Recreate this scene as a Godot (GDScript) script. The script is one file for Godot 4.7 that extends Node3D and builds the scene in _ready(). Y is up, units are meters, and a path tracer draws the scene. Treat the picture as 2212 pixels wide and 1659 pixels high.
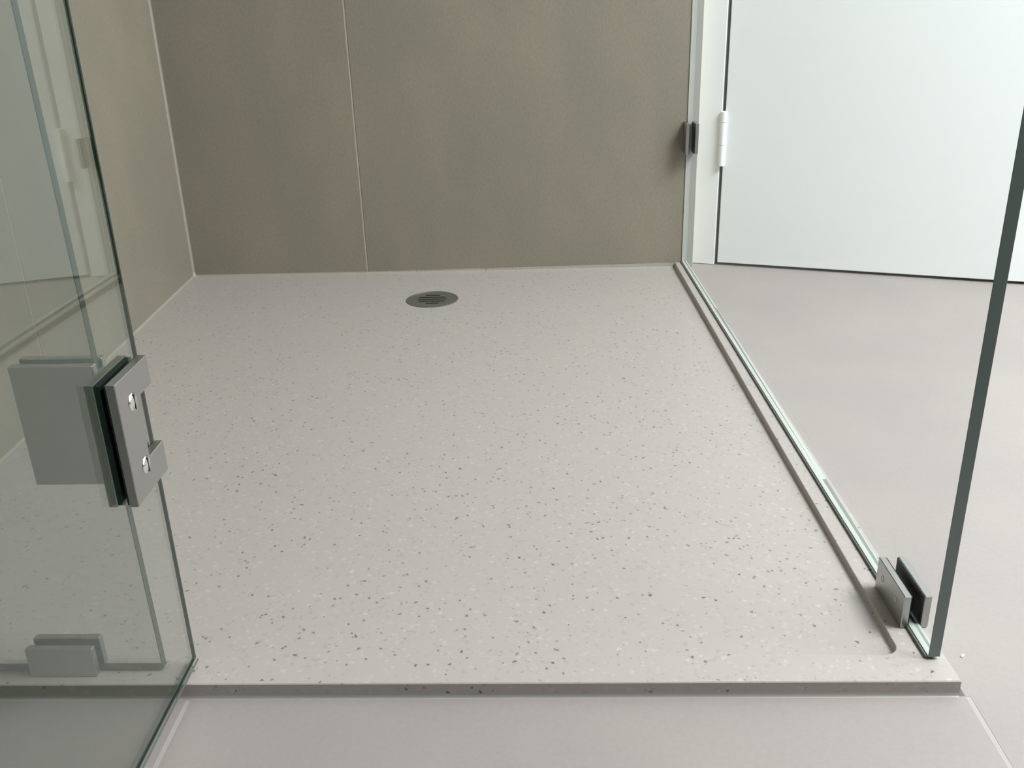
extends Node3D
# Walk-in shower: speckled stone tray, taupe wall tiles, three sheets of glass, white door beyond.
# x runs along the back wall, z comes towards the camera, y = 0 is the top of the tray rim, the floor lies at FLOOR.

const FLOOR := -0.015
const D := 1.2818            # depth of the tray
const TRAY_L := 0.0428       # sideways drift of the left wall per metre of depth
const GX := 1.0237           # inner face of the side glass at the back wall
const GK := 0.0309           # its drift per metre of depth
const CEIL := 2.3

var M := {}
var used := {}


# ------------------------------------------------------------------ helpers
func numbered(called: String) -> String:
	if not used.has(called):
		used[called] = 0
		return called
	used[called] += 1
	return "%s_%03d" % [called, used[called]]


func mb() -> SurfaceTool:
	var st := SurfaceTool.new()
	st.begin(Mesh.PRIMITIVE_TRIANGLES)
	return st


func build(st: SurfaceTool, called: String, m: Material, parent: Node = self, label := "") -> MeshInstance3D:
	var o := MeshInstance3D.new()
	o.name = numbered(called) if parent == self else called
	o.mesh = st.commit()
	o.material_override = m
	parent.add_child(o, true)
	if label != "":
		o.set_meta("label", label)
	return o


func thing(called: String, label: String, category: String, xf := Transform3D.IDENTITY, group := "") -> Node3D:
	var o := Node3D.new()
	o.name = numbered(called)
	o.transform = xf
	o.set_meta("label", label)
	o.set_meta("category", category)
	if group != "":
		o.set_meta("group", group)
	add_child(o, true)
	return o


func struct_root(called: String, label: String, category: String, xf := Transform3D.IDENTITY) -> Node3D:
	var o := thing(called, label, category, xf)
	o.set_meta("kind", "structure")
	return o


func tri(st: SurfaceTool, a: Vector3, b: Vector3, c: Vector3, out: Vector3) -> void:
	var n := (c - a).cross(b - a)
	if n.length_squared() < 1e-20:
		return
	if n.dot(out) < 0.0:
		var t := b
		b = c
		c = t
		n = -n
	n = n.normalized()
	for p in [a, b, c]:
		st.set_normal(n)
		st.add_vertex(p)


func quad(st: SurfaceTool, a: Vector3, b: Vector3, c: Vector3, d: Vector3, out: Vector3) -> void:
	tri(st, a, b, c, out)
	tri(st, a, c, d, out)


# a box with chamfered edges
func box(st: SurfaceTool, lo: Vector3, hi: Vector3, b := 0.001, xf := Transform3D.IDENTITY) -> void:
	var c := (lo + hi) * 0.5
	var h := (hi - lo) * 0.5
	b = minf(b, minf(h.x, minf(h.y, h.z)) * 0.45)
	var v := func(s: Vector3, k: int) -> Vector3:
		var p := Vector3(s.x * (h.x - b), s.y * (h.y - b), s.z * (h.z - b))
		p[k] = s[k] * h[k]
		return xf * (c + p)
	var mid := xf * c
	for k in 3:
		var i := (k + 1) % 3
		var j := (k + 2) % 3
		for s in [-1.0, 1.0]:
			var q := []
			for t in [[-1, -1], [1, -1], [1, 1], [-1, 1]]:
				var e := Vector3.ZERO
				e[k] = s
				e[i] = t[0]
				e[j] = t[1]
				q.append(v.call(e, k))
			quad(st, q[0], q[1], q[2], q[3], (q[0] + q[2]) * 0.5 - mid)
		for t in [[-1, -1], [1, -1], [1, 1], [-1, 1]]:
			var e0 := Vector3.ZERO
			e0[i] = t[0]
			e0[j] = t[1]
			var e1 := e0
			e0[k] = -1.0
			e1[k] = 1.0
			var q0: Vector3 = v.call(e0, i)
			var q1: Vector3 = v.call(e1, i)
			var q2: Vector3 = v.call(e1, j)
			var q3: Vector3 = v.call(e0, j)
			quad(st, q0, q1, q2, q3, (q0 + q2) * 0.5 - mid)
	for sx in [-1, 1]:
		for sy in [-1, 1]:
			for sz in [-1, 1]:
				var e := Vector3(sx, sy, sz)
				var a: Vector3 = v.call(e, 0)
				tri(st, a, v.call(e, 1), v.call(e, 2), a - mid)


func inset(poly: PackedVector2Array, b: float) -> PackedVector2Array:
	var n := poly.size()
	var sgn := 1.0 if Geometry2D.is_polygon_clockwise(poly) else -1.0
	var out := PackedVector2Array()
	for k in n:
		var p := poly[k]
		var d0 := (p - poly[(k + n - 1) % n]).normalized()
		var d1 := (poly[(k + 1) % n] - p).normalized()
		var n0 := Vector2(d0.y, -d0.x) * sgn
		var n1 := Vector2(d1.y, -d1.x) * sgn
		var m := (n0 + n1).normalized()
		out.append(p + m * b / maxf(m.dot(n0), 0.3))
	return out


# a polygon in local xy swept from z0 to z1, edges chamfered by b
func extrude(st: SurfaceTool, poly: PackedVector2Array, z0: float, z1: float, b := 0.0, xf := Transform3D.IDENTITY) -> void:
	var rings := [[poly, z0], [poly, z1]]
	if b > 0.0:
		var small := inset(poly, b)
		if absf(area(small)) > absf(area(poly)):
			small = inset(poly, -b)
		rings = [[small, z0], [poly, z0 + b], [poly, z1 - b], [small, z1]]
	var n := poly.size()
	var ccw := area(poly) > 0.0
	for r in rings.size() - 1:
		var pa: PackedVector2Array = rings[r][0]
		var pb: PackedVector2Array = rings[r + 1][0]
		for k in n:
			var e := (poly[(k + 1) % n] - poly[k])
			var o2 := Vector2(e.y, -e.x) if ccw else Vector2(-e.y, e.x)
			var j := (k + 1) % n
			quad(st, xf * Vector3(pa[k].x, pa[k].y, rings[r][1]), xf * Vector3(pa[j].x, pa[j].y, rings[r][1]), xf * Vector3(pb[j].x, pb[j].y, rings[r + 1][1]), xf * Vector3(pb[k].x, pb[k].y, rings[r + 1][1]), xf.basis * Vector3(o2.x, o2.y, 0.0))
	for cap in [[rings[0], -1.0], [rings[-1], 1.0]]:
		var pc: PackedVector2Array = cap[0][0]
		var idx := Geometry2D.triangulate_polygon(pc)
		for k in range(0, idx.size(), 3):
			var q := []
			for m in 3:
				q.append(xf * Vector3(pc[idx[k + m]].x, pc[idx[k + m]].y, cap[0][1]))
			tri(st, q[0], q[1], q[2], xf.basis * Vector3(0, 0, cap[1]))


func area(p: PackedVector2Array) -> float:
	var a := 0.0
	for k in p.size():
		a += p[k].cross(p[(k + 1) % p.size()])
	return a * 0.5


# (radius, height) profile turned round local y; smooth round the axis
func lathe(st: SurfaceTool, prof: Array, n: int, xf := Transform3D.IDENTITY) -> void:
	for r in prof.size() - 1:
		var a: Vector2 = prof[r]
		var b: Vector2 = prof[r + 1]
		var e := b - a
		var nn := Vector2(e.y, -e.x).normalized()
		for k in n:
			var q := []
			var w := []
			for t in [[a, k], [a, k + 1], [b, k + 1], [b, k]]:
				var g: float = TAU * t[1] / n
				q.append(xf * Vector3(t[0].x * cos(g), t[0].y, t[0].x * sin(g)))
				w.append((xf.basis * Vector3(nn.x * cos(g), nn.y, nn.x * sin(g))).normalized())
			for m in [[0, 1, 2], [0, 2, 3]]:
				var fn: Vector3 = (q[m[2]] - q[m[0]]).cross(q[m[1]] - q[m[0]])
				if fn.length_squared() < 1e-22:
					continue
				var order: Array = m if fn.dot(w[m[0]]) > 0.0 else [m[0], m[2], m[1]]
				for v in order:
					st.set_normal(w[v])
					st.add_vertex(q[v])


func arc(c: Vector2, r: float, a0: float, a1: float, n: int) -> PackedVector2Array:
	var p := PackedVector2Array()
	for k in n + 1:
		var a := lerpf(a0, a1, float(k) / n)
		p.append(c + Vector2(cos(a), sin(a)) * r)
	return p


# ------------------------------------------------------------------ materials
func mat(c: Color, rough := 0.5, metal := 0.0) -> StandardMaterial3D:
	var m := StandardMaterial3D.new()
	m.albedo_color = c
	m.roughness = rough
	m.metallic = metal
	return m


func pane_mat(c: Color) -> StandardMaterial3D:
	var m := mat(c, 0.0)
	m.transparency = BaseMaterial3D.TRANSPARENCY_ALPHA
	return m


func splat(img: Image, size: int, x: float, y: float, rx: float, ry: float, turn: float, c: Color, wob: float, rng: RandomNumberGenerator) -> void:
	var r := int(ceil(maxf(rx, ry) * 1.3)) + 1
	var ph := rng.randf() * TAU
	var ca := cos(turn)
	var sa := sin(turn)
	for j in range(-r, r + 1):
		for i in range(-r, r + 1):
			var u := (i * ca + j * sa) / rx
			var v := (-i * sa + j * ca) / ry
			var d := sqrt(u * u + v * v)
			var edge := 1.0 + wob * sin(3.0 * atan2(v, u) + ph)
			var k := clampf((edge - d) * minf(rx, ry) / 1.6 + 0.5, 0.0, 1.0) * c.a
			if k > 0.0:
				var px := posmod(int(x) + i, size)
				var py := posmod(int(y) + j, size)
				img.set_pixel(px, py, img.get_pixel(px, py).lerp(Color(c.r, c.g, c.b), k))


func terrazzo() -> ImageTexture:
	var s := 2048                                   # 0.9 m of stone
	var img := Image.create(s, s, false, Image.FORMAT_RGB8)
	img.fill(Color8(206, 202, 198))
	var rng := RandomNumberGenerator.new()
	rng.seed = 11
	for k in 9000:                                  # soft pale and dull clouds of fine grain
		var t := rng.randf()
		var c := Color8(220, 217, 214) if t < 0.5 else (Color8(190, 186, 181) if t < 0.9 else Color8(206, 199, 190))
		c.a = rng.randf_range(0.2, 0.55)
		var r := rng.randf_range(2.0, 5.0)
		splat(img, s, rng.randf() * s, rng.randf() * s, r * rng.randf_range(1.0, 1.7), r, rng.randf() * TAU, c, 0.3, rng)
	for k in 2600:                                  # pale chips
		var c := Color8(232, 229, 226)
		c.a = rng.randf_range(0.2, 0.65)
		var r := rng.randf_range(1.6, 5.0)
		splat(img, s, rng.randf() * s, rng.randf() * s, r * rng.randf_range(1.0, 1.5), r, rng.randf() * TAU, c, 0.25, rng)
	for k in 3200:                                  # small grey grains
		var c := Color8(150, 146, 142)
		c.a = rng.randf_range(0.2, 0.6)
		var r := rng.randf_range(1.0, 2.0)
		splat(img, s, rng.randf() * s, rng.randf() * s, r * rng.randf_range(1.0, 2.0), r, rng.randf() * TAU, c, 0.3, rng)
	for k in 1500:                                  # dark chips
		var g := rng.randf_range(0.86, 1.1)
		var c := Color(0.44 * g, 0.425 * g, 0.415 * g, rng.randf_range(0.45, 0.95))
		var r := rng.randf_range(1.4, 3.0)
		splat(img, s, rng.randf() * s, rng.randf() * s, r * rng.randf_range(1.0, 1.8), r, rng.randf() * TAU, c, 0.25, rng)
	img.generate_mipmaps()
	return ImageTexture.create_from_image(img)


# mottled fired clay: two seamless noises between three tones
func mottled(seed_: int, a: Color, b: Color, c: Color, grain: float, freq := 0.004) -> ImageTexture:
	var s := 1024
	var n1 := FastNoiseLite.new()
	n1.seed = seed_
	n1.frequency = freq
	n1.fractal_octaves = 4
	var n2 := FastNoiseLite.new()
	n2.seed = seed_ + 5
	n2.frequency = 0.16
	n2.fractal_octaves = 2
	var i1 := n1.get_seamless_image(s, s)
	var i2 := n2.get_seamless_image(s, s)
	i1.convert(Image.FORMAT_L8)
	i2.convert(Image.FORMAT_L8)
	var d1 := i1.get_data()
	var d2 := i2.get_data()
	var out := PackedByteArray()
	out.resize(s * s * 3)
	for k in s * s:
		var t := d1[k] / 255.0
		var col := a.lerp(b, clampf(t * 2.0, 0.0, 1.0)).lerp(c, clampf(t * 2.0 - 1.0, 0.0, 1.0))
		var g := 1.0 + (d2[k] / 255.0 - 0.5) * grain
		out[k * 3] = clampi(int(col.r * g * 255.0), 0, 255)
		out[k * 3 + 1] = clampi(int(col.g * g * 255.0), 0, 255)
		out[k * 3 + 2] = clampi(int(col.b * g * 255.0), 0, 255)
	return ImageTexture.create_from_image(Image.create_from_data(s, s, false, Image.FORMAT_RGB8, out))


func worldly(m: StandardMaterial3D, t: Texture2D, metres: Vector3) -> StandardMaterial3D:
	m.albedo_texture = t
	m.uv1_triplanar = true
	m.uv1_world_triplanar = true
	m.uv1_triplanar_sharpness = 8.0
	m.uv1_scale = Vector3(1.0 / metres.x, 1.0 / metres.y, 1.0 / metres.z)
	return m


func make_materials() -> void:
	M.stone = worldly(mat(Color(0.848, 0.828, 0.817), 0.42), terrazzo(), Vector3(0.9, 0.9, 0.9))
	var clay := mottled(3, Color8(136, 131, 117), Color8(142, 134, 119), Color8(148, 139, 123), 0.08)
	M.wall_tile = worldly(mat(Color(1, 1, 1), 0.55), clay, Vector3(0.8, 1.6, 0.8))
	M.floor_tile = worldly(mat(Color(0.99, 0.985, 0.985), 0.5), mottled(8, Color8(154, 146, 143), Color8(157, 149, 145), Color8(160, 152, 147), 0.03), Vector3(1.1, 1.1, 1.1))
	M.grout = mat(Color8(196, 188, 170), 0.8)
	M.floor_grout = mat(Color8(172, 165, 160), 0.8)
	M.bead = mat(Color8(172, 166, 163), 0.5)
	M.sealant = mat(Color8(164, 158, 146), 0.4)
	M.white = mat(Color8(243, 246, 245), 0.4)
	M.white_wall = mat(Color8(233, 233, 230), 0.7)
	M.grey_wall = mat(Color8(118, 116, 113), 0.7)
	M.plaster = mat(Color8(158, 158, 153), 0.6)
	M.steel = mat(Color(0.70, 0.70, 0.69), 0.34, 1.0)
	M.drain_steel = mat(Color(0.50, 0.50, 0.48), 0.5, 0.7)
	M.chrome = mat(Color(0.9, 0.9, 0.9), 0.06, 1.0)
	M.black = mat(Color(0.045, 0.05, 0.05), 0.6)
	M.pane_side = pane_mat(Color(0.08, 0.28, 0.22, 0.035))
	M.pane_side.metallic_specular = 0.22           # mirror shine turned down so the white door frame behind stays bright
	M.pane_front = pane_mat(Color(0.02, 0.25, 0.16, 0.13))
	M.edge = mat(Color(0.43, 0.475, 0.455), 0.25)
	M.edge_dark = mat(Color(0.17, 0.215, 0.185), 0.25)
	M.edge_clear = mat(Color(0.74, 0.76, 0.73), 0.4)
	M.edge_pale = mat(Color(0.36, 0.39, 0.36), 0.4)
	M.seal = mat(Color(0.40, 0.40, 0.38), 0.5)
	var glow := mat(Color(1, 1, 1), 0.5)
	glow.emission_enabled = true
	glow.emission = Color(0.967, 1.0, 1.012)
	glow.emission_energy_multiplier = 2.0
	M.glow = glow


# ------------------------------------------------------------------ glass things
# a sheet of glass: outline in local xy, thickness from z = 0 to -t; every side gets its polished edge
func glass(called: String, label: String, poly: PackedVector2Array, t: float, pane: Material, rim: Material, xf: Transform3D, pale := []) -> Node3D:
	var o := thing(called, label, "glass panel", xf)
	var st := mb()
	var e := 0.0008
	extrude(st, inset_safe(poly, e), -t, 0.0, 0.0)
	build(st, "glass_pane", pane, o)
	var n := poly.size()
	for k in n:
		var a := poly[k]
		var b := poly[(k + 1) % n]
		var d := (b - a).normalized()
		var side := Vector2(-d.y, d.x) if area(poly) > 0.0 else Vector2(d.y, -d.x)
		var s := mb()
		var f := Transform3D(Basis(Vector3(d.x, d.y, 0), Vector3(side.x, side.y, 0), Vector3(0, 0, 1 if area(poly) > 0.0 else -1)), Vector3(a.x, a.y, -t * 0.5))
		box(s, Vector3(0, 0, -t * 0.5), Vector3(a.distance_to(b), e, t * 0.5), 0.0003, f)
		build(s, "polished_edge", M.edge_clear if k in pale else rim, o)
	return o


func inset_safe(poly: PackedVector2Array, b: float) -> PackedVector2Array:
	var p := inset(poly, b)
	return p if absf(area(p)) < absf(area(poly)) else inset(poly, -b)


# a clamp of two steel plates with black pads round a sheet that fills z = -t to 0; x along the sheet, y away from what it is fixed to
func clamp_thing(label: String, len_: float, high: float, t: float, screws: bool, xf: Transform3D) -> Node3D:
	var o := thing("glass_clamp", label, "clamp", xf, "small steel clamps that hold the glass")
	var pad := 0.0009
	var th := 0.0065
	for s in [0, 1]:
		var z0 := pad if s == 0 else -t - pad - th
		var st := mb()
		box(st, Vector3(0, 0, z0), Vector3(len_, high, z0 + th), 0.0006)
		build(st, "plate", M.steel, o)
		var g := mb()
		var g0 := 0.0 if s == 0 else -t - pad
		box(g, Vector3(0.0006, 0.0005, g0), Vector3(len_ - 0.0006, high - 0.0006, g0 + pad), 0.0002)
		build(g, "gasket", M.black, o)
	if screws:
		for x in [0.22, 0.72]:
			var sc := mb()
			var f := Transform3D(Basis(Vector3(1, 0, 0), Vector3(0, 0, 1), Vector3(0, -1, 0)), Vector3(len_ * x, high * 0.55, pad + th))
			lathe(sc, [Vector2(0.0034, -0.0002), Vector2(0.0034, 0.0003), Vector2(0.0026, 0.0004), Vector2(0.0019, -0.0001), Vector2(0.0, -0.0001)], 24, f)
			build(sc, "screw", M.steel, o)
	return o


# ------------------------------------------------------------------ the scene
func _ready() -> void:
	# camera
	var cam := Camera3D.new()
	cam.name = "camera"
	cam.fov = 43.971
	cam.near = 0.02
	cam.transform = Transform3D(Basis(Vector3(0.999200, -0.028745, -0.027791), Vector3(0.015684, 0.921154, -0.388882), Vector3(0.036778, 0.388135, 0.920868)), Vector3(0.7417, 0.5417, 1.9201))
	add_child(cam)
	cam.current = true
	# surroundings: a closed room, lit by one unseen ceiling lamp
	var env := Environment.new()
	env.background_mode = Environment.BG_COLOR
	env.background_color = Color(0.02, 0.02, 0.02)
	env.ambient_light_source = Environment.AMBIENT_SOURCE_DISABLED
	env.tonemap_mode = Environment.TONE_MAPPER_LINEAR
	env.tonemap_exposure = 1.0
	env.sdfgi_enabled = true
	env.ssao_enabled = true
	env.ssil_enabled = true
	var we := WorldEnvironment.new()
	we.name = "world_environment"
	we.environment = env
	add_child(we)
	make_materials()
	unseen_ceiling_lamp(Vector3(2.35, CEIL, 1.38), 1.1, 10.8, "unseen square ceiling light, placed to light the shower from the right")  # lamp out of view, placed to light the shower from the right
	room()
	door_wall()
	tray()
	drain()
	side_panel()
	front_panel()
	hinge()
	crumb()


func unseen_ceiling_lamp(at: Vector3, side: float, energy: float, label: String) -> void:
	var o := thing("unseen_ceiling_light", label, "light", Transform3D(Basis.IDENTITY, at))
	var h := side * 0.5
	var fr := mb()
	for s in [[Vector3(-h - 0.02, -0.03, -h - 0.02), Vector3(-h, 0, h + 0.02)], [Vector3(h, -0.03, -h - 0.02), Vector3(h + 0.02, 0, h + 0.02)], [Vector3(-h, -0.03, -h - 0.02), Vector3(h, 0, -h)], [Vector3(-h, -0.03, h), Vector3(h, 0, h + 0.02)]]:
		box(fr, s[0], s[1], 0.002)
	build(fr, "frame", M.white, o)
	var df := mb()
	box(df, Vector3(-h, -0.022, -h), Vector3(h, -0.005, h), 0.001)
	build(df, "diffuser", M.glow, o)
	var l := AreaLight3D.new()
	l.name = "unseen_lamp_light"
	l.area_size = Vector2(side, side)
	l.light_energy = energy
	l.light_color = Color(0.967, 1.0, 1.012)
	l.area_range = 9.0
	l.shadow_enabled = true
	l.position = Vector3(0, -0.035, 0)
	l.rotation = Vector3(-PI / 2, 0, 0)
	o.add_child(l)


func left_frame() -> Transform3D:                   # x runs along the left wall towards the camera, z into the room
	var d := Vector3(TRAY_L, 0, 1).normalized()
	return Transform3D(Basis(-d, Vector3.UP, Vector3(d.z, 0, -d.x)), Vector3.ZERO)


func tile_part(parent: Node3D, lo: Vector3, hi: Vector3, m: Material) -> void:
	var st := mb()
	box(st, lo, hi, 0.0007)
	build(st, "tile", m, parent)


func room() -> void:
	# back wall of the shower: large taupe tiles on a backing that shows as the joints
	var wb := struct_root("wall_back", "shower back wall of large taupe tiles with thin pale joints", "wall")
	var st := mb()
	box(st, Vector3(-0.2, -0.05, -0.15), Vector3(1.0463, CEIL, -0.0012), 0.0)
	build(st, "backing", M.grout, wb)
	var xs := [[0.0025, 0.3684], [0.3711, 1.0245]]
	for r in [[-0.0115, 1.30], [1.3028, CEIL]]:
		for x in xs:
			tile_part(wb, Vector3(x[0], r[0], -0.010), Vector3(x[1], r[1], 0.0), M.wall_tile)
	st = mb()
	box(st, Vector3(1.0272, -0.0145, -0.010), Vector3(1.0461, CEIL, -0.001), 0.0006)
	build(st, "edge_strip", M.plaster, wb, "pale grey plaster edge")
	# left wall
	var lf := left_frame()
	var wl := struct_root("wall_left", "shower left wall of large taupe tiles beside the tray", "wall", lf)
	st = mb()
	box(st, Vector3(-2.3, -0.05, -0.15), Vector3(0.0, CEIL, -0.0012), 0.0)
	build(st, "backing", M.grout, wl)
	for r in [[-0.0148, 1.30], [1.3028, CEIL]]:
		for z in [[0.0025, 0.6835], [0.6863, 1.341], [1.344, 2.06]]:
			tile_part(wl, Vector3(-z[1], r[0], -0.010), Vector3(-z[0], r[1], 0.0), M.wall_tile)
	# the other walls, out of the picture; the near grey one darkens the front
	st = mb()
	box(st, Vector3(0.0, -0.05, 2.06), Vector3(3.35, CEIL, 2.2), 0.0)
	box(st, Vector3(1.42, -0.05, 1.64), Vector3(1.70, CEIL, 2.07), 0.0)  # unseen pier, placed to shade the front-left floor
	var wf := build(st, "wall_front_unseen", M.grey_wall)
	wf.set_meta("label", "unseen grey wall with a pier behind the camera, placed to shade the front floor")
	wf.set_meta("category", "wall")
	wf.set_meta("kind", "structure")
	st = mb()
	box(st, Vector3(3.2, -0.05, 0.5), Vector3(3.35, CEIL, 2.06), 0.0)
	var wr := build(st, "wall_right", M.white_wall)
	wr.set_meta("label", "plain white painted wall at the far right side")
	wr.set_meta("category", "wall")
	wr.set_meta("kind", "structure")
	st = mb()
	box(st, Vector3(-0.2, CEIL, -0.6), Vector3(3.35, CEIL + 0.12, 3.35), 0.0)
	var ce := build(st, "ceiling", M.white_wall)
	ce.set_meta("label", "flat white ceiling over the whole bathroom")
	ce.set_meta("category", "ceiling")
	ce.set_meta("kind", "structure")
	# floor
	var fl := struct_root("floor", "bathroom floor of large pale grey tiles round the shower tray", "floor")
	st = mb()
	box(st, Vector3(-0.2, -0.12, -0.6), Vector3(3.35, FLOOR - 0.0002, 3.35), 0.0)
	build(st, "screed", M.floor_grout, fl)
	var cols := [[0.0, 0.4298], [0.4326, 1.0857], [1.0885, 1.743], [1.746, 2.401], [2.404, 3.2]]
	for k in cols.size():
		for z in [[-0.5, 1.62], [1.623, 2.06]]:
			if k < 2 and z[0] < 0.0:
				z = [1.2, 1.62]
			if k == 2 and z[0] < 0.0:               # cut round the tray: it reaches in under the tray's right edge
				var cut := mb()
				extrude(cut, PackedVector2Array([Vector2(1.0, 0.5), Vector2(cols[k][1], 0.5), Vector2(cols[k][1], -z[1]), Vector2(cols[k][0], -z[1]), Vector2(cols[k][0], -1.2835), Vector2(1.0, -1.2835)]), FLOOR - 0.01, FLOOR, 0.0007, Transform3D(Basis(Vector3(1, 0, 0), Vector3(0, 0, -1), Vector3(0, 1, 0)), Vector3.ZERO))
				build(cut, "tile", M.floor_tile, fl)
				continue
			tile_part(fl, Vector3(cols[k][0], FLOOR - 0.01, z[0]), Vector3(cols[k][1], FLOOR, z[1]), M.floor_tile)
	# sealant: a cove along the two wall edges of the tray, up the corner, and under the front of the tray
	var s1 := mb()
	var db := -0.0102
	fillet(s1, Vector3(0, db, 0), Vector3(1.008, db, 0), Vector3(0, 0, 1), Vector3.UP, 0.004)
	seal_trim("trim_1", s1, "thin pale sealant line between the tray and the back wall tiles")
	var s2 := mb()
	fillet(s2, Vector3(0, db, 0), Vector3(TRAY_L * D, -0.0072, D), Vector3(1, 0, 0), Vector3.UP, 0.004)
	seal_trim("trim_2", s2, "thin pale sealant line between the tray and the left wall tiles")
	var s3 := mb()
	fillet(s3, Vector3(0, db, 0), Vector3(0, CEIL, 0), Vector3(1, 0, 0), Vector3(0, 0, 1), 0.0042)
	lathe(s3, [Vector2(0.012, 0.0), Vector2(0.006, 0.003), Vector2(0.003, 0.008), Vector2(0.0, 0.014)], 24, Transform3D(Basis.IDENTITY, Vector3(0, db, 0)))
	seal_trim("trim_3", s3, "pale joint line up the corner between the two tiled walls")
	var s4 := mb()
	fillet(s4, Vector3(0.0, FLOOR, D), Vector3(1.0795, FLOOR, D), Vector3(0, 0, 0.45), Vector3.UP, 0.0042)
	seal_trim("trim_4", s4, "white sealant bead along the foot of the tray front", M.bead)


func seal_trim(called: String, st: SurfaceTool, label: String, m: Material = null) -> void:
	var o := build(st, called, m if m else M.sealant)
	o.set_meta("label", label)
	o.set_meta("category", "sealant")
	o.set_meta("kind", "structure")


# a hollow fillet of radius r in the corner between two faces
func fillet(st: SurfaceTool, a: Vector3, b: Vector3, u: Vector3, v: Vector3, r: float) -> void:
	var n := 4
	for k in n:
		var p := []
		for t in [k, k + 1]:
			var g: float = PI * 0.5 * t / n
			p.append(u * r * (1.0 - sin(g)) + v * r * (1.0 - cos(g)))
		quad(st, a + p[0], a + p[1], b + p[1], b + p[0], u + v)
	quad(st, a, a + u * r, b + u * r, b, -v)
	quad(st, a, a + v * r, b + v * r, b, -u)


func door_frame() -> Transform3D:                   # x along the angled door wall, z towards the shower
	var d := Vector3(0.9502, 0, 0.3117).normalized()
	return Transform3D(Basis(d, Vector3.UP, d.cross(Vector3.UP)), Vector3(1.0987, FLOOR, -0.0275))


func door_wall() -> void:
	var f := door_frame()
	var w := struct_root("wall_corner", "white wall set at an angle round the white door", "wall", f)
	var st := mb()
	box(st, Vector3(0.83, -0.03, -0.16), Vector3(2.4, CEIL + 0.02, -0.006), 0.0)
	box(st, Vector3(-0.05, 2.06, -0.16), Vector3(0.84, CEIL + 0.02, -0.006), 0.0)
	box(st, Vector3(-0.3, -0.03, -0.30), Vector3(2.4, CEIL + 0.02, -0.16), 0.0)
	build(st, "plaster", M.white_wall, w)
	# frame
	var tr := struct_root("trim_5", "white painted frame left and right of the white door", "door frame", f)
	st = mb()
	box(st, Vector3(-0.0565, 0.0005, -0.11), Vector3(-0.0030, 2.02, 0.0), 0.0012)
	box(st, Vector3(-0.012, 0.0005, -0.11), Vector3(0.014, 2.02, -0.044), 0.001)
	build(st, "jamb", M.white, tr)
	st = mb()
	box(st, Vector3(0.7705, 0.0005, -0.11), Vector3(0.83, 2.02, 0.0), 0.0012)
	build(st, "jamb", M.white, tr)
	st = mb()
	box(st, Vector3(-0.0565, 2.02, -0.11), Vector3(0.83, 2.075, 0.0), 0.0012)
	build(st, "head", M.white, tr)
	# door leaf
	var d := struct_root("door_1", "plain flush white door beyond the side glass", "door", f)
	st = mb()
	box(st, Vector3(0.0032, 0.0055, -0.040), Vector3(0.7675, 2.015, -0.0005), 0.0012)
	build(st, "leaf", M.white, d)
	# its lower hinge: three knuckles with a finial, painted white, on a leaf plate in the gap
	for k in [[0.2060, 0.2458], [0.2466, 0.2908], [0.2916, 0.3125]]:
		var s := mb()
		lathe(s, [Vector2(0.0, k[0]), Vector2(0.0054, k[0]), Vector2(0.0061, k[0] + 0.0007), Vector2(0.0061, k[1] - 0.0007), Vector2(0.0054, k[1]), Vector2(0.0, k[1])], 20, Transform3D(Basis.IDENTITY, Vector3(0.0005, 0, 0.0038)))
		build(s, "hinge_knuckle", M.white, d)
	st = mb()
	box(st, Vector3(-0.0022, 0.206, -0.036), Vector3(0.0024, 0.3125, 0.0), 0.0002)
	build(st, "hinge_plate", M.white, d)


# line of the step between rim and basin
func step_x(z: float) -> float:
	return 1.0097 + 0.0262 * z


func basin_y(z: float) -> float:
	return lerpf(-0.0102, -0.0072, z / D)


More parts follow.
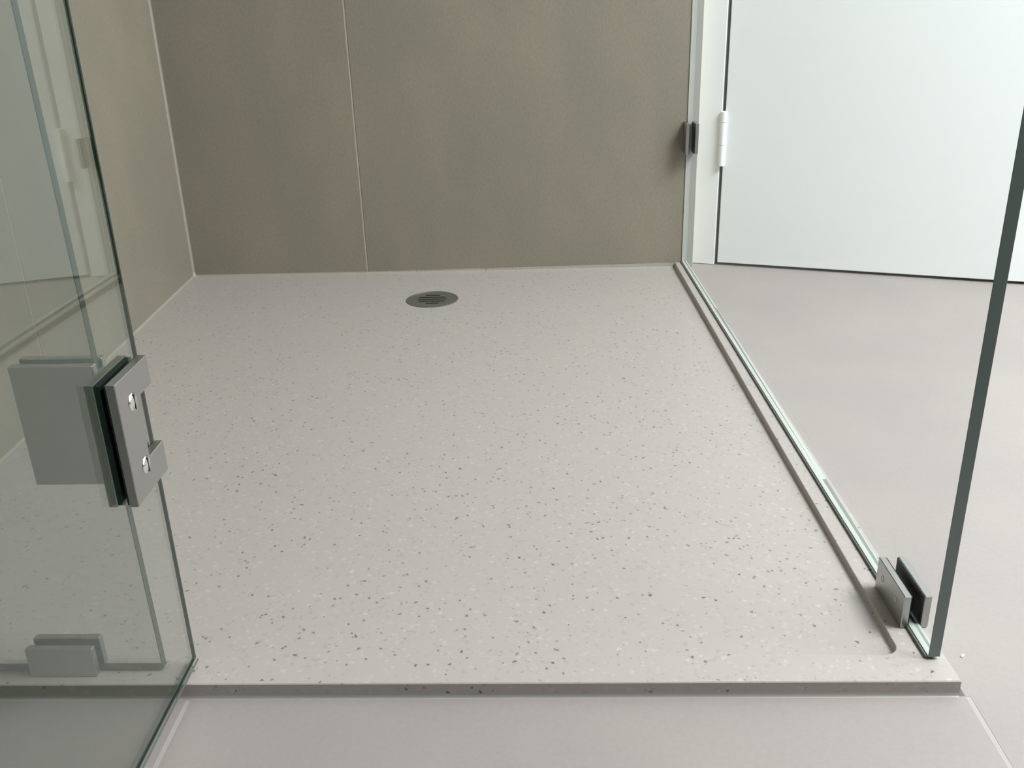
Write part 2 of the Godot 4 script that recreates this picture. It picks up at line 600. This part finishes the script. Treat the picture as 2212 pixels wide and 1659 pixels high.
func tray() -> void:
	var o := thing("shower_tray", "pale speckled stone shower tray set low on the floor", "shower tray")
	var st := mb()
	# plan outline, walked from the back right round to the front and the left wall
	var zf := 1.247                                 # front step
	var r := 0.013
	var line := PackedVector2Array()
	line.append(Vector2(step_x(0.0), 0.0006))
	line.append(Vector2(step_x(0.6), 0.6))
	var cx := step_x(zf - r) - r
	for p in arc(Vector2(cx, zf - r), r, 0.0, PI * 0.5, 10):
		line.append(p)
	line.append(Vector2(0.055, zf))
	var n := line.size()
	var nrm := PackedVector2Array()                  # outward, on to the rim
	for k in n:
		var d0 := (line[k] - line[maxi(k - 1, 0)]).normalized()
		var d1 := (line[mini(k + 1, n - 1)] - line[k]).normalized()
		var dd := (d0 + d1).normalized()
		nrm.append(Vector2(dd.y, -dd.x))
	# profile of the step: (offset, share of depth or height below the rim)
	var rows := []
	for q in [[0.0008, 0.0, 0], [0.0002, -0.0003, 0], [0.0, -0.0009, 0], [-0.0004, 0.0022, 1], [-0.0011, 0.0009, 1], [-0.0028, 0.0, 1]]:
		var row := PackedVector3Array()
		for k in n:
			var p: Vector2 = line[k] + nrm[k] * q[0]
			row.append(Vector3(p.x, q[1] + (basin_y(p.y) if q[2] == 1 else 0.0), p.y))
		rows.append(row)
	for j in rows.size() - 1:
		for k in n - 1:
			var out := Vector3(-nrm[k].x, 0.6, -nrm[k].y)
			quad(st, rows[j][k], rows[j][k + 1], rows[j + 1][k + 1], rows[j + 1][k], out)
	# rim top
	var ch := 0.0008
	var xr0 := 1.036
	var rim := PackedVector2Array()
	for p in rows[0]:
		rim.append(Vector2(p.x, p.z))
	rim.append(Vector2(0.0545, D - ch))
	rim.append(Vector2(1.08 - ch, D - ch))
	rim.append(Vector2(xr0 - ch, 0.0006))
	flat(st, rim, func(_z: float) -> float: return 0.0)
	# basin floor
	var bas := PackedVector2Array()
	for p in rows[-1]:
		bas.append(Vector2(p.x, p.z))
	bas.append(Vector2(0.0545, zf - 0.003))
	bas.append(Vector2(0.0006, 0.0006))
	flat(st, bas, basin_y)
	# outer faces
	var bot := FLOOR + 0.0001
	var fa := Vector3(0.0549, 0, D)
	var fb := Vector3(1.08, 0, D)
	var bk := Vector3(xr0, 0, 0.0006)
	var dn := Vector3(0, -ch, 0)
	quad(st, fa + dn, fb + dn, Vector3(fb.x, bot, D), Vector3(fa.x, bot, D), Vector3(0, 0, 1))
	quad(st, fa + Vector3(0, 0, -ch), fb + Vector3(-ch, 0, -ch), fb + dn, fa + dn, Vector3(0, 1, 1))
	quad(st, fb + dn, bk + dn, Vector3(bk.x, bot, bk.z), Vector3(fb.x, bot, D), Vector3(1, 0, 0))
	quad(st, fb + Vector3(-ch, 0, -ch), bk + Vector3(-ch, 0, 0), bk + dn, fb + dn, Vector3(1, 1, 0))
	quad(st, Vector3(0.0006, bot, 0.0006), Vector3(bk.x, bot, 0.0006), Vector3(fb.x, bot, D), Vector3(fa.x, bot, D), Vector3.DOWN)
	quad(st, Vector3(0.0006, bot, 0.0006), Vector3(bk.x, bot, 0.0006), Vector3(bk.x, 0, 0.0006), Vector3(0.0006, basin_y(0), 0.0006), Vector3(0, 0, -1))
	quad(st, Vector3(0.0006, bot, 0.0006), Vector3(fa.x, bot, D), Vector3(fa.x, -ch, D), Vector3(0.0006, basin_y(0), 0.0006), Vector3(-1, 0, 0))
	build(st, "slab", M.stone, o)


func flat(st: SurfaceTool, poly: PackedVector2Array, height: Callable) -> void:
	var idx := Geometry2D.triangulate_polygon(poly)
	for k in range(0, idx.size(), 3):
		var q := []
		for m in 3:
			var p := poly[idx[k + m]]
			q.append(Vector3(p.x, height.call(p.y), p.y))
		tri(st, q[0], q[1], q[2], Vector3.UP)


func drain() -> void:
	var at := Vector3(0.5255, basin_y(0.191) + 0.0002, 0.191)
	var o := thing("floor_drain", "round steel drain with five slots set in the tray near the back wall", "drain", Transform3D(Basis.IDENTITY, at))
	var st := mb()
	lathe(st, [Vector2(0.0495, -0.0003), Vector2(0.0500, 0.0006), Vector2(0.0490, 0.0012), Vector2(0.0468, 0.0012), Vector2(0.0464, 0.0003)], 72)
	build(st, "rim_ring", M.drain_steel, o)
	# grate: a disc with five rounded slots, cut as bars between half discs
	var g := mb()
	var slots := [[-0.0245, -0.0155, 0.0135], [-0.0122, -0.0275, 0.0240], [0.0, -0.0285, 0.0285], [0.0122, -0.0255, 0.0250], [0.0245, -0.0105, 0.0150]]
	var hw := 0.0029
	var disc := arc(Vector2.ZERO, 0.0466, 0.0, TAU * 71.0 / 72.0, 71)
	var pieces: Array = [disc]
	for s in slots:
		var hole := PackedVector2Array()
		hole.append_array(arc(Vector2(s[2] - hw, s[0]), hw, -PI * 0.5, PI * 0.5, 6))
		hole.append_array(arc(Vector2(s[1] + hw, s[0]), hw, PI * 0.5, PI * 1.5, 6))
		# cut the disc in two along the slot's axis so that each half has a notch, never a hole
		var next := []
		for p in pieces:
			for half in [PackedVector2Array([Vector2(-0.1, -0.1), Vector2(0.1, -0.1), Vector2(0.1, s[0]), Vector2(-0.1, s[0])]), PackedVector2Array([Vector2(-0.1, s[0]), Vector2(0.1, s[0]), Vector2(0.1, 0.1), Vector2(-0.1, 0.1)])]:
				for a in Geometry2D.intersect_polygons(p, half):
					for b in Geometry2D.clip_polygons(a, hole):
						if absf(area(b)) > 1e-7:
							next.append(b)
		pieces = next
	var up := Transform3D(Basis(Vector3(1, 0, 0), Vector3(0, 0, 1), Vector3(0, -1, 0)), Vector3.ZERO)
	for p in pieces:
		extrude(g, p, -0.0006, 0.0012, 0.0, up)
	build(g, "grate", M.drain_steel, o)
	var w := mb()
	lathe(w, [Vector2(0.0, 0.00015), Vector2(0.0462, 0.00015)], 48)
	build(w, "well_shade", M.black, o, "flat black disc under the slots, standing for the shade in the drain")  # flat black disc stands for the shaded hollow below


func side_panel() -> void:
	var d := Vector3(GK, 0, 1).normalized()
	# local x along the glass towards the camera, local z points into the shower, so the sheet lies behind its inner face
	var f := Transform3D(Basis(d, Vector3.UP, Vector3(-d.z, 0, d.x)), Vector3(GX, 0, 0))
	var t := 0.0098
	glass("glass_screen", "tall clear glass panel along the right rim of the tray before the white door", PackedVector2Array([Vector2(0.001, 0.003), Vector2(1.2555, 0.003), Vector2(1.2555, 2.05), Vector2(0.001, 2.05)]), t, M.pane_side, M.edge, f, [0, 3])
	var st := mb()
	box(st, Vector3(0.001, 0.0002, -0.0048), Vector3(1.2535, 0.0029, 0.0020), 0.0004)
	var s := build(st, "seal_strip", M.seal)
	s.transform = f
	s.set_meta("label", "grey seal strip under the right glass panel on the tray rim")
	s.set_meta("category", "seal strip")
	clamp_thing("small steel clamp at the foot of the right glass panel near its front corner", 0.064, 0.0335, t, true, f.translated_local(Vector3(1.1485, 0.0003, 0)))
	var up := Transform3D(Basis(Vector3(0, 1, 0), Vector3(1, 0, 0), Vector3(0, 0, -1)), Vector3(0.0005, 0.2250, -t))
	clamp_thing("small steel clamp on the back wall tiles holding the right glass panel upright", 0.0585, 0.033, t, false, f * up)


func front_panel() -> void:
	# fixed sheet on the front rim, left of the opening
	var t := 0.0075
	var f := Transform3D(Basis.IDENTITY, Vector3(0, 0, 1.2645))
	glass("glass_screen", "fixed clear glass panel on the front rim of the tray, left of the opening", PackedVector2Array([Vector2(0.0565, 0.002), Vector2(0.4053, 0.002), Vector2(0.3795, 2.05), Vector2(0.0565, 2.05)]), t, M.pane_front, M.edge_dark, f)
	clamp_thing("small steel clamp at the foot of the front left glass panel behind the glass door", 0.0585, 0.0285, t, false, f.translated_local(Vector3(0.2915, 0.0003, 0)))
	# the swing door, standing open towards the camera; its right face is at x = 0.4345
	var f2 := Transform3D(Basis(Vector3(0, 0, 1), Vector3.UP, Vector3(-1, 0, 0)), Vector3(0.4319, 0, 1.2565))
	var door := glass("glass_door", "frameless glass shower door standing open towards the camera", PackedVector2Array([Vector2(0, 0.008), Vector2(0.62, 0.008), Vector2(0.62, 2.03), Vector2(0, 2.03)]), -0.0026, M.pane_front, M.edge_dark, f2)
	door.set_meta("category", "glass door")
	var st := mb()
	box(st, Vector3(0.001, 0.0062, -0.0026), Vector3(0.618, 0.0080, -0.0016), 0.0003)
	build(st, "seal", M.edge_pale, door)


func hinge() -> void:
	var o := thing("hinge_fitting", "satin steel hinge joining the open glass door to the fixed front panel", "hinge")
	# the two door plates: C-shaped, notched on the side of the pivot; local x = world z, local y = world y
	var c := PackedVector2Array([Vector2(1.2645, 0.1975), Vector2(1.3235, 0.1975), Vector2(1.3235, 0.2935), Vector2(1.2655, 0.2940), Vector2(1.2655, 0.2710)])
	c.append_array(arc(Vector2(1.2895, 0.2690), 0.0016, PI * 0.5, 0.0, 4))
	c.append_array(arc(Vector2(1.2895, 0.2242), 0.0016, 0.0, -PI * 0.5, 4))
	c.append(Vector2(1.2645, 0.2226))
	var f := Transform3D(Basis(Vector3(0, 0, 1), Vector3.UP, Vector3(-1, 0, 0)), Vector3.ZERO)   # local z = -x
	var st := mb()
	extrude(st, c, -0.4430, -0.4360, 0.0005, f)
	build(st, "door_plate", M.steel, o)
	st = mb()
	extrude(st, c, -0.4275, -0.4205, 0.0005, f)
	build(st, "door_plate", M.steel, o)
	var small := inset_safe(c, 0.0010)
	for x in [[-0.4360, -0.4346], [-0.4318, -0.4275]]:
		st = mb()
		extrude(st, small, x[0], x[1], 0.0, f)
		build(st, "gasket", M.black, o)
	for p in [Vector2(1.3012, 0.2717), Vector2(1.2995, 0.2199)]:
		st = mb()
		var sf := Transform3D(Basis(Vector3(0, 1, 0), Vector3(1, 0, 0), Vector3(0, 0, -1)), Vector3(0.4430, p.y, p.x))
		lathe(st, [Vector2(0.0068, -0.0004), Vector2(0.0068, 0.0003), Vector2(0.0060, 0.0010), Vector2(0.0042, 0.0015), Vector2(0.0, 0.0018)], 32, sf)
		var s := build(st, "screw", M.chrome, o, "shiny domed screw")
		st = mb()
		box(st, Vector3(0.4444, p.y - 0.0060, p.x - 0.0005), Vector3(0.4449, p.y + 0.0060, p.x + 0.0005), 0.0001, Transform3D.IDENTITY)
		build(st, "slot", M.black, s)
	# plates on the fixed sheet
	for z in [[1.2660, 1.2730], [1.2490, 1.2560]]:
		st = mb()
		box(st, Vector3(0.3395, 0.1890, z[0]), Vector3(0.4040, 0.2885, z[1]), 0.0005)
		build(st, "fixed_plate", M.steel, o)
	for z in [[1.2646, 1.2660], [1.2560, 1.2569]]:
		st = mb()
		box(st, Vector3(0.3403, 0.1898, z[0]), Vector3(0.4030, 0.2877, z[1]), 0.0002)
		build(st, "gasket", M.black, o)
	# pivot between the two
	st = mb()
	lathe(st, [Vector2(0.0, 0.206), Vector2(0.0055, 0.206), Vector2(0.006, 0.2065), Vector2(0.006, 0.2845), Vector2(0.0055, 0.285), Vector2(0.0, 0.285)], 24, Transform3D(Basis.IDENTITY, Vector3(0.4122, 0, 1.2695)))
	box(st, Vector3(0.4030, 0.212, 1.2665), Vector3(0.4210, 0.279, 1.2725), 0.0004)
	build(st, "pivot", M.steel, o)


func crumb() -> void:
	var o := mb()
	var f := Transform3D(Basis(Vector3.UP, 0.7), Vector3(1.1030, FLOOR + 0.0001, 1.2320))
	box(o, Vector3(-0.0022, 0.0, -0.0008), Vector3(0.0022, 0.0012, 0.0008), 0.0004, f)
	box(o, Vector3(0.0008, 0.0, -0.0014), Vector3(0.0028, 0.0008, 0.0002), 0.0003, f)
	var c := build(o, "crumb", M.white)
	c.set_meta("label", "tiny white crumb lying on the floor right of the tray corner")
	c.set_meta("category", "crumb")
